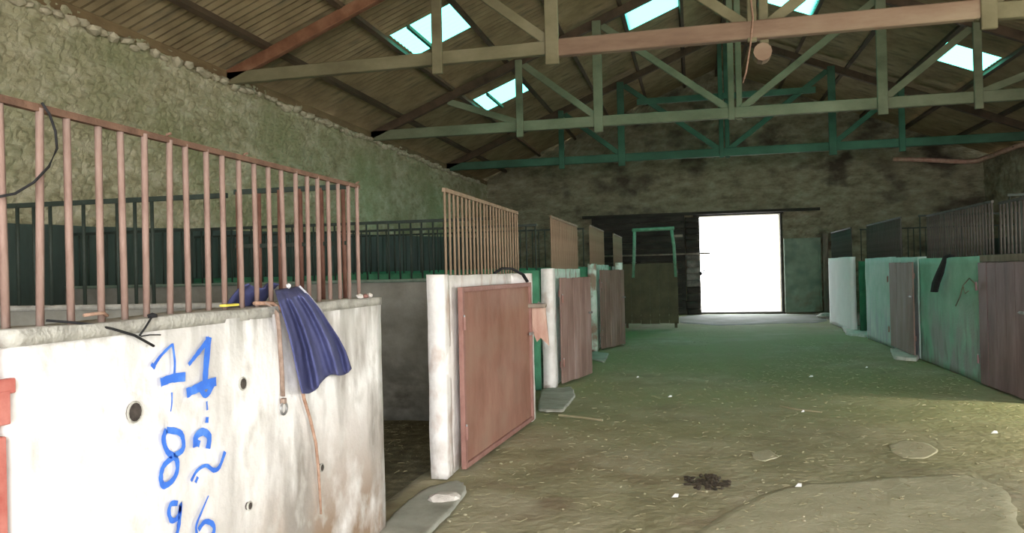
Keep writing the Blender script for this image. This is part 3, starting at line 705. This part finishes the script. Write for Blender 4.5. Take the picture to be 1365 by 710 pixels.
MB().box((2.88, 26.84, .04), (3.99, 26.87, 2.40)).build('panel', M['grey_green_door'], rl, bevel=.004)
for a, b in (((2.88, 26.80, .04), (2.94, 26.84, 2.40)), ((3.93, 26.80, .04), (3.99, 26.84, 2.40)), ((2.94, 26.80, 2.33), (3.93, 26.84, 2.40)), ((2.94, 26.80, .04), (3.93, 26.84, .12))):
    MB().box(a, b).build('frame_strip', M['grey_green_door'], rl, bevel=.004)
tag(MB().box((4.04, 26.70, 0), (4.20, 26.86, 2.52)).build('door_post', M['grey_wood'], None, bevel=.015), 'slim grey wooden post right of the grey green door leaf', 'post')

# ------------------------------------------------------------------ right stall row
XQ = 3.47
r1 = front_wall('bright white end wall piece on the far right of the doorway', XQ, 19.2, 22.1, 1.69, M['bright_white'], 1, .12, 21)
r2 = front_wall('pale green and white stall wall second from the far end, right row', XQ, 15.3, 17.57, 1.63, M['pale_green_wall'], 1, .12, 22)
rough_slab((XQ+.0, 13.62, 0), (XQ+.12, 15.3, 1.61), .1, .008, 25, m_=M['pale_green_wall'], parent=r2)
r3 = front_wall('sea green stained stall wall with a black strap hanging on it', XQ, 10.80, 13.6, 1.575, M['green_wall'], 1, .12, 23)
r4 = front_wall('green stall wall behind the plum brown door at the right edge', XQ, 9.35, 10.80, 1.575, M['grey_divider'], 1, .12, 24)
MB().box((XQ-.03, 9.35, 1.50), (XQ+.13, 10.80, 1.585)).build('lintel_board', M['grey_wood'], r4, bevel=.006)
leaf('grey brown boarded door between the two green walls on the right', 3.43, 15.28, 3.40, 13.62, .05, 1.53, M['brown_door'], M['brown_door'], boards=6, frame=False, side=1)
leaf('plum brown sheet door at the right edge of the photo', 3.43, 10.76, 3.44, 9.36, .02, 1.50, M['purple_door'], M['purple_door'], boards=5, frame=False, side=1)
for (y0, y1, z0, z1, lab) in ((19.3, 21.9, 1.69, 2.36, 'farthest dark grey grille of the right row above the bright white wall'), (14.9, 17.6, 1.62, 2.32, 'dark grey grille above the pale green wall, right row'),
        (10.6, 13.3, 1.58, 2.24, 'dark grey grille above the sea green wall with the black strap'), (9.35, 10.35, 1.58, 2.2, 'dark grey grille above the plum brown door at the right edge')):
    grille_y(lab, XQ+.06, y0, y1, z0, z1, M['bar_grey'], M['bar_grey'], .11, .013)
for y, lab in ((10.4, 'dark divider behind the plum brown door, right row'), (14.2, 'dark divider behind the brown boarded door, right row'), (18.9, 'dark green divider in the far right gateway')):
    divider(lab, y, XQ+.14, XR-.05, 1.58, M['green_divider'])
    grille_x('dark grille on the ' + lab, y+.06, XQ+.2, XR-.1, 1.59, 2.3, M['bar_dark'], M['bar_dark'], .12, .010)
bs = MB()
bs.tube([(3.52, 12.02, 1.58), (3.46, 12.02, 1.60), (3.41, 12.05, 1.58)], .022, 8)
P = [Vector(a) for a in ((3.41, 12.05, 1.60), (3.40, 12.10, 1.50), (3.38, 12.20, 1.36), (3.36, 12.32, 1.22), (3.355, 12.40, 1.09))]
o_ = len(bs.v)
for p, (ax_, ay_) in zip(P, ((.02,.04), (.03,.09), (.045,.12), (.045,.13), (.04,.12))):
    for j in range(12): t_ = j*math.pi/6; bs.v.append(p+Vector((ax_*math.cos(t_), ay_*math.sin(t_), 0)))
for i in range(4):
    for j in range(12): bs.f.append((o_+i*12+j, o_+i*12+(j+1)%12, o_+(i+1)*12+(j+1)%12, o_+(i+1)*12+j))
bs.f += [tuple(o_+j for j in range(12))[::-1], tuple(o_+48+j for j in range(12))]
tag(bs.build('black_strap', M['black']), 'wide black strap hanging over the sea green wall on the right', 'strap')
tag(MB().tube([(3.44,11.75,.92),(3.435,11.55,1.05),(3.43,11.40,1.20),(3.43,11.15,1.30),(3.43,10.95,1.24),(3.43,10.85,1.16)], .008, 6).tube([(3.43,11.40,1.20),(3.43,11.32,1.10),(3.435,11.2,1.14)], .006, 6).build('bent_wire', M['grey_wood'], None, True), 'thin bent wire on the sea green wall beside the plum brown door', 'wire')

# lit right wall top modelled as a pink round strip, bending to the end wall
pp = thing('lit_eave_strip', 'pink round strip standing for the lit wall top on the right eave, bending round to the end wall', 'pipe', (8.6, 20, 4.6))
MB().tube([(8.62, y, 4.60+.012*math.sin(y*.8)) for y in [8+1.0*i for i in range(19)]] + [(8.5, 26.6, 4.57), (8.25, 26.78, 4.58)], .075, 10).build('straight_run', M['pipe'], pp, True)
MB().tube([(8.25, 26.78, 4.58), (7.7, 26.84, 4.64), (7.0, 26.86, 4.72), (6.2, 26.88, 4.78)], [.075,.075,.07,.065], 10).build('bent_run', M['pipe'], pp, True)
for y in (12, 16, 20, 24): MB().ring((8.62, y, 4.6), .078, .014, 1).build('strip_ring', M['rail_rust'], pp)

# ------------------------------------------------------------------ things on the nearest wall
# navy cloth draped over the wall top and the bars
cl = thing('navy_cloth', 'navy blue cloth hung in pleats over the nearest whitewashed wall', 'cloth', (-1.78, 3.4, 1.4))
Lp = [(366,386),(372,405),(380,425),(386,445),(392,470),(397,495),(404,524)]
Rp = [(399,381),(412,394),(426,411),(440,432),(452,450),(461,467),(469,489)]
nu, nv = 44, 36
mb = MB()
def interp(L_, t):
    t = t*(len(L_)-1); i = min(int(t), len(L_)-2); k = t-i
    return (L_[i][0]*(1-k)+L_[i+1][0]*k, L_[i][1]*(1-k)+L_[i+1][1]*k)
for side in (0, 1):
    pass
for j in range(nv+1):
    v = j/nv
    for i in range(nu+1):
        u = i/nu
        a = interp(Lp, v); b = interp(Rp, v)
        px = a[0]*(1-u)+b[0]*u; py = a[1]*(1-u)+b[1]*u
        if v > .9: py += 5*math.sin(u*9)*(v-.9)*10
        amp = .012+.022*v
        fold = amp*(math.sin(u*17+v*2.2)+.5*math.sin(u*31+1+v*3)+.35*vn(u*5, v*4, 2))
        x = X0 + .045 + fold
        if v < .14: x = X0 - .085*(1-v/.14) + .045*(v/.14) + fold*.5
        mb.v.append(onx(px, py, x))
for j in range(nv):
    for i in range(nu):
        a = j*(nu+1)+i; mb.f.append((a, a+nu+1, a+nu+2, a+1))
fr = mb.build('front_drape', M['cloth'], cl, True); so = fr.modifiers.new('t', 'SOLIDIFY'); so.thickness = .006
mb = MB(); nn = 14
for j in range(nn+1):          # tail behind the bars
    v = j/nn
    for i in range(11):
        u = i/10; mb.v.append(Vector((-1.875-.03-.10*v+.012*math.sin(u*14), 3.10+.30*u, 1.465-.07*v - .05*v*v + .012*math.sin(u*9))))
for j in range(nn):
    for i in range(10):
        a = j*11+i; mb.f.append((a, a+11, a+12, a+1))
bk = mb.build('back_fold', M['cloth'], cl, True); so = bk.modifiers.new('t', 'SOLIDIFY'); so.thickness = .006
edge = [interp(Rp, k/20) for k in range(9)]
MB().tube([onx(a, b, X0+.0+.03*min(1, i/4)) for i, (a, b) in enumerate(edge)], .005, 6).build('pale_hem', M['cloth_edge'], cl, True)['label'] = 'pale hem edge'
MB().rock(onx(385, 381, X0-.04), (.012,.016,.012), 2, 1).build('white_tab', M['trash'], cl)
# strap with ring
st = thing('halter_strap', 'worn leather strap ending in a steel ring beside the navy cloth', 'strap', (X0, 3.2, 1.2))
pts = [(352,403),(362,408),(369,418),(372,440),(374,470),(376,500),(377,528)]
MB().tube([onx(a, b, X0+(.012 if k > 1 else -.02)) for k, (a, b) in enumerate(pts)], .0115, 8, .45).build('strap', M['leather'], st, True)
c = onx(378.5, 544, X0+.016); MB().ring(c, .026, .0055).build('ring', M['steel'], st, True)
MB().box((X0+.004, c.y-.014, c.z+.02), (X0+.024, c.y+.014, c.z+.045)).build('keeper', M['leather'], st, bevel=.003)
rp = [(340,404),(362,404),(378,414),(389,440),(396,475),(400,500),(405,530),(414,560),(421,590),(424,620),(426,650),(428,685)]
o = MB().tube([onx(a, b, X0+(.016 if k > 1 else -.03)+.003*math.sin(k*1.7)) for k, (a, b) in enumerate(rp)], [.014,.016,.017,.014,.012,.011,.009,.009,.008,.008,.007,.006], 8, .6).build('lead_rope', M['rope'], None, True)
tag(o, 'long brown rope trailing down the nearest wall behind the navy cloth', 'rope')
# black wire and clip on the wall top
wr_ = thing('black_wire', 'black wire with a small clip lying over the top of the numbered wall', 'wire', (X0, 2.1, 1.38))
MB().tube([onx(a, b, X0+dx) for a, b, dx in ((62,427,-.06),(90,429,-.04),(120,432,-.01),(150,438,.012),(180,447,.018),(205,461,.018))], .0045, 6).build('wire', M['black'], wr_, True)
MB().tube([onx(a, b, X0+.016) for a, b in ((186,447),(194,436),(202,423))], .0035, 6).tube([onx(a, b, X0+.016) for a, b in ((188,448),(200,446),(214,446))], .0025, 6).build('wire_branch', M['black'], wr_, True)
MB().rock(onx(203, 421, X0-.02), (.016,.024,.012), 5, 1).build('clip', M['black'], wr_)
tag(MB().tube([onx(a, b, -1.86) for a, b in ((-6,263),(20,258),(45,243),(65,222),(76,198),(74,175),(66,152),(56,137))], .004, 7).build('cable_loop', M['black'], None, True), 'black cable loop hanging on the nearest rusted grille at the left', 'cable')
# bits on the cap
tag(MB().tube([onx(112,420,-1.86), onx(126,418,-1.86), onx(138,417,-1.86), onx(143,421,-1.86)], .006, 6).build('twine_bit', M['rope'], None, True), 'short piece of orange twine on the wall top near the left bars', 'twine')
tag(MB().box(tuple(onx(292,409,-1.85)), tuple(onx(292,409,-1.85)+Vector((.03,.10,.010)))).build('yellow_scrap', M['yellow'], None, bevel=.003), 'small yellow scrap on the numbered wall top before the cloth', 'scrap')
for k, (a, b) in enumerate(((480,392),(487,397),(493,402))):
    p = onx(a, b, -1.84); tag(MB().rock((p.x, min(p.y, 4.36), 1.385), (.02,.028,.016), k, 1).build('mortar_lump', M['stone_white'] if k != 1 else M['rust_door_edge'], None),
        ['pale mortar lump beside the last rusted bar on the wall top', 'reddish mortar lump in the middle of three at the wall end', 'pale mortar lump at the outer corner of the nearest wall'][k], 'rubble')

# ------------------------------------------------------------------ floor pieces
def floor_z(x, y): return .02*vn(x*.5, y*.5, 1) + .010*vn(x*2.2, y*2.2, 4) + .006*vn(x*7, y*7, 9) - .012
def flat_patch(name, pts, z, m_, label, cat, amp=.004, h=.02, thin=False):
    if name == 'spill_slab': thin = True; z = .006; h = .012
    if name == 'bare_patch': thin = True; z = .003; amp = .002; h = .008
    c = sum((Vector(p) for p in pts), Vector())/len(pts); mb = MB(); N = 64; ring = []
    n = len(pts)
    for k in range(N):
        t = k/N*n; i = int(t); f = t-i; p = Vector(pts[i % n])*(1-f)+Vector(pts[(i+1) % n])*f
        d = (p-c); ring.append(c + d*(1+.10*vn(k*.33, c.y, 1)))
    lv = ((1.0, z-h), (.985, z), (.9, z+amp), (.8, z+amp), (.7, z+amp), (.6, z+amp), (.5, z+amp), (.4, z+amp), (.3, z+amp), (.15, z+amp))
    for _ in range(4): ring = [(ring[k-1]+ring[k]*2+ring[(k+1)%N])/4 for k in range(N)]
    ring = [p + (p-c)*.05*vn(k*.9, c.x, 5) for k, p in enumerate(ring)]
    for s, zz in lv:
        for p in ring:
            q_ = c+(p-c)*s; mb.v.append(Vector((q_.x, q_.y, zz + (floor_z(q_.x, q_.y) if thin else 0) + amp*vn(q_.x*5, q_.y*5, 3))))
    mb.v.append(Vector((c.x, c.y, z+amp+(floor_z(c.x, c.y) if thin else 0))))
    for r in range(len(lv)-1):
        for k in range(N): mb.f.append((r*N+k, r*N+(k+1)%N, (r+1)*N+(k+1)%N, (r+1)*N+k))
    for k in range(N): mb.f.append(((len(lv)-1)*N+k, (len(lv)-1)*N+(k+1)%N, len(lv)*N))
    o = mb.build(name, m_, None, True); tag(o, label, cat, cat+'s on the aisle floor' if cat in ('step','patch') else None); return o
flat_patch('concrete_sill', [onz(500,720), onz(522,690), onz(563,655), onz(612,642), onz(625,655), onz(600,685), onz(560,725)], .022, M['apron'], 'grey concrete sill at the foot of the first open gateway', 'sill')
flat_patch('concrete_step', [onz(715,548), onz(722,520), onz(762,517), onz(768,528), onz(750,550)], .022, M['apron'], 'pale grey concrete step in front of the second gateway, left row', 'step')
flat_patch('concrete_step', [onz(784,478), onz(790,469), onz(812,472), onz(806,484)], .022, M['apron'], 'small concrete step before the third gateway on the left row', 'step')
flat_patch('concrete_step', [onz(1186,466), onz(1192,478), onz(1222,481), onz(1230,472)], .04, M['stone_white'], 'whitish step under the brown boarded door on the right', 'step', h=.05)
flat_patch('concrete_step', [onz(1122,436), onz(1128,446), onz(1158,449), onz(1158,436)], .04, M['stone_white'], 'whitish step in the gateway beside the bright white wall', 'step', h=.05)
flat_patch('spill_slab', [(-.3,22.6,0), (.6,21.9,0), (2.2,22.2,0), (3.5,22.4,0), (3.9,26.6,0), (2.8,26.9,0), (-.2,26.8,0), (-.6,24.5,0)], .016, M['dark_apron'], 'grey concrete apron shaped as the daylight spill inside the bright far doorway', 'apron')  # light spilling in at the door, built as a concrete slab
flat_patch('bare_patch', [onz(1184,590), onz(1205,583), onz(1240,590), onz(1252,600), onz(1235,609), onz(1205,608), onz(1188,600)], .012, M['pale_patch'], 'small pale bare sand patch on the right of the aisle', 'patch', h=.02)
flat_patch('bare_patch', [onz(1010,655), onz(1090,640), onz(1180,636), onz(1290,628), onz(1345,650), onz(1370,700), onz(1340,760), onz(1000,760), onz(900,730)], .010, M['pale_patch'], 'large pale bare sand patch at the bottom right', 'patch', h=.02)
flat_patch('bare_patch', [onz(1000,600), onz(1025,596), onz(1040,606), onz(1020,613), onz(1003,609)], .012, M['pale_patch'], 'faint pale sand patch in the middle of the aisle', 'patch', h=.02)
dg = MB()
c = onz(942, 643)
for k in range(70):
    a = random.uniform(0, 6.28); rr = random.random()**.6
    dg.rock((c.x+math.cos(a)*rr*.165, c.y+math.sin(a)*rr*.20, .006), (random.uniform(.012,.035), random.uniform(.012,.035), random.uniform(.006,.014)), k, 1, a)
o = dg.build('dung_heap', M['dung']); tag(o, 'flattened dark dung heap on the sand in the foreground', 'dung')
tag(MB().rock(onz(592, 663, .03), (.105,.09,.035), 3, 2, .3).build('pale_stone', M['stone_white'], None), 'flat pale stone on the sill below the rust red door', 'stone')
tag(MB().rock(onz(1099, 421, .06), (.20,.16,.09), 6, 2, .2).build('pale_stone', M['stone_white'], None), 'pale stone lying beside the bright white wall by the far doorway', 'stone')
scraps = [(850,503,'left of the aisle middle'), (893,529,'below the far scraps, left of centre'), (1081,502,'farthest right of the litter, mid aisle'), (1070,549,'in the middle of the aisle'), (1064,648,'in the foreground right of the dung'), (1325,577,'lit by warm light near the plum door'), (1155,490,'near the green stall wall'), (900,662,'in the foreground below the dung')]
for k, (a, b, lab) in enumerate(scraps):
    p = onz(a, b, .02); s = .018 + .012*(k % 3)/2
    mb = MB().add([(p.x-s, p.y-s*.6, p.z), (p.x+s*.8, p.y-s*.8, p.z+.004), (p.x+s, p.y+s*.5, p.z+.018), (p.x-s*.3, p.y+s*.9, p.z+.006), (p.x, p.y, p.z+.022)], [(0,1,4), (1,2,4), (2,3,4), (3,0,4), (3,2,1,0)])
    tag(mb.build('litter_scrap', M['trash']), 'tiny white crumpled scrap ' + lab, 'scrap', 'white scraps on the aisle floor')
tag(MB().tube([onz(745,553,.02), onz(775,556,.025), onz(803,560,.02)], .012, 6).build('stick', M['straw'], None), 'pale stick lying beside the concrete step on the left', 'stick')
tag(MB().tube([onz(1040,541,.02), onz(1060,545,.02), onz(1095,549,.02)], .010, 6).build('stick', M['straw'], None), 'thin pale stick in the middle of the aisle', 'stick')
# straw and chaff
mb = MB()
for k in range(4400):
    if k < 3000: x = random.uniform(-1.7, 3.4); y = 2.6 + 14*random.random()**1.5
    else: x = random.uniform(-6.5, -2.1); y = random.uniform(4.5, 10)
    a = random.uniform(0, 6.28); l = random.uniform(.008, .03); ww = random.uniform(.001, .003)
    z = .02*vn(x*.5, y*.5, 1) + .010*vn(x*2.2, y*2.2, 4) + .002 if x > -1.75 else .045
    d = Vector((math.cos(a)*l, math.sin(a)*l, random.uniform(-.002,.006))); n_ = Vector((-math.sin(a)*ww, math.cos(a)*ww, 0)); p = Vector((x, y, z))
    mb.add([p-d-n_, p+d-n_, p+d+n_, p-d+n_, p-d+Vector((0,0,.003)), p+d+Vector((0,0,.003))], [(0,1,5,4), (3,4,5,2)])
o = mb.build('straw_chaff', M['straw']); o['kind'] = 'stuff'; o['label'] = 'scattered straw and chaff over the sandy aisle'; o['category'] = 'straw'
# small clods
mb = MB()
for k in range(350):
    x = random.uniform(-1.6, 3.3); y = 2.6 + 9*random.random()**1.4; s = random.uniform(.005, .014)
    z = .02*vn(x*.5, y*.5, 1) + .010*vn(x*2.2, y*2.2, 4) - .008
    mb.rock((x, y, z+s*.3), (s*1.3, s, s*.6), k % 17, 1, k)
o = mb.build('earth_clods', M['sand']); o['kind'] = 'stuff'; o['label'] = 'small clods of earth over the aisle floor'; o['category'] = 'earth'

for ob in list(bpy.data.objects):
    if '_base' in ob: del ob['_base']
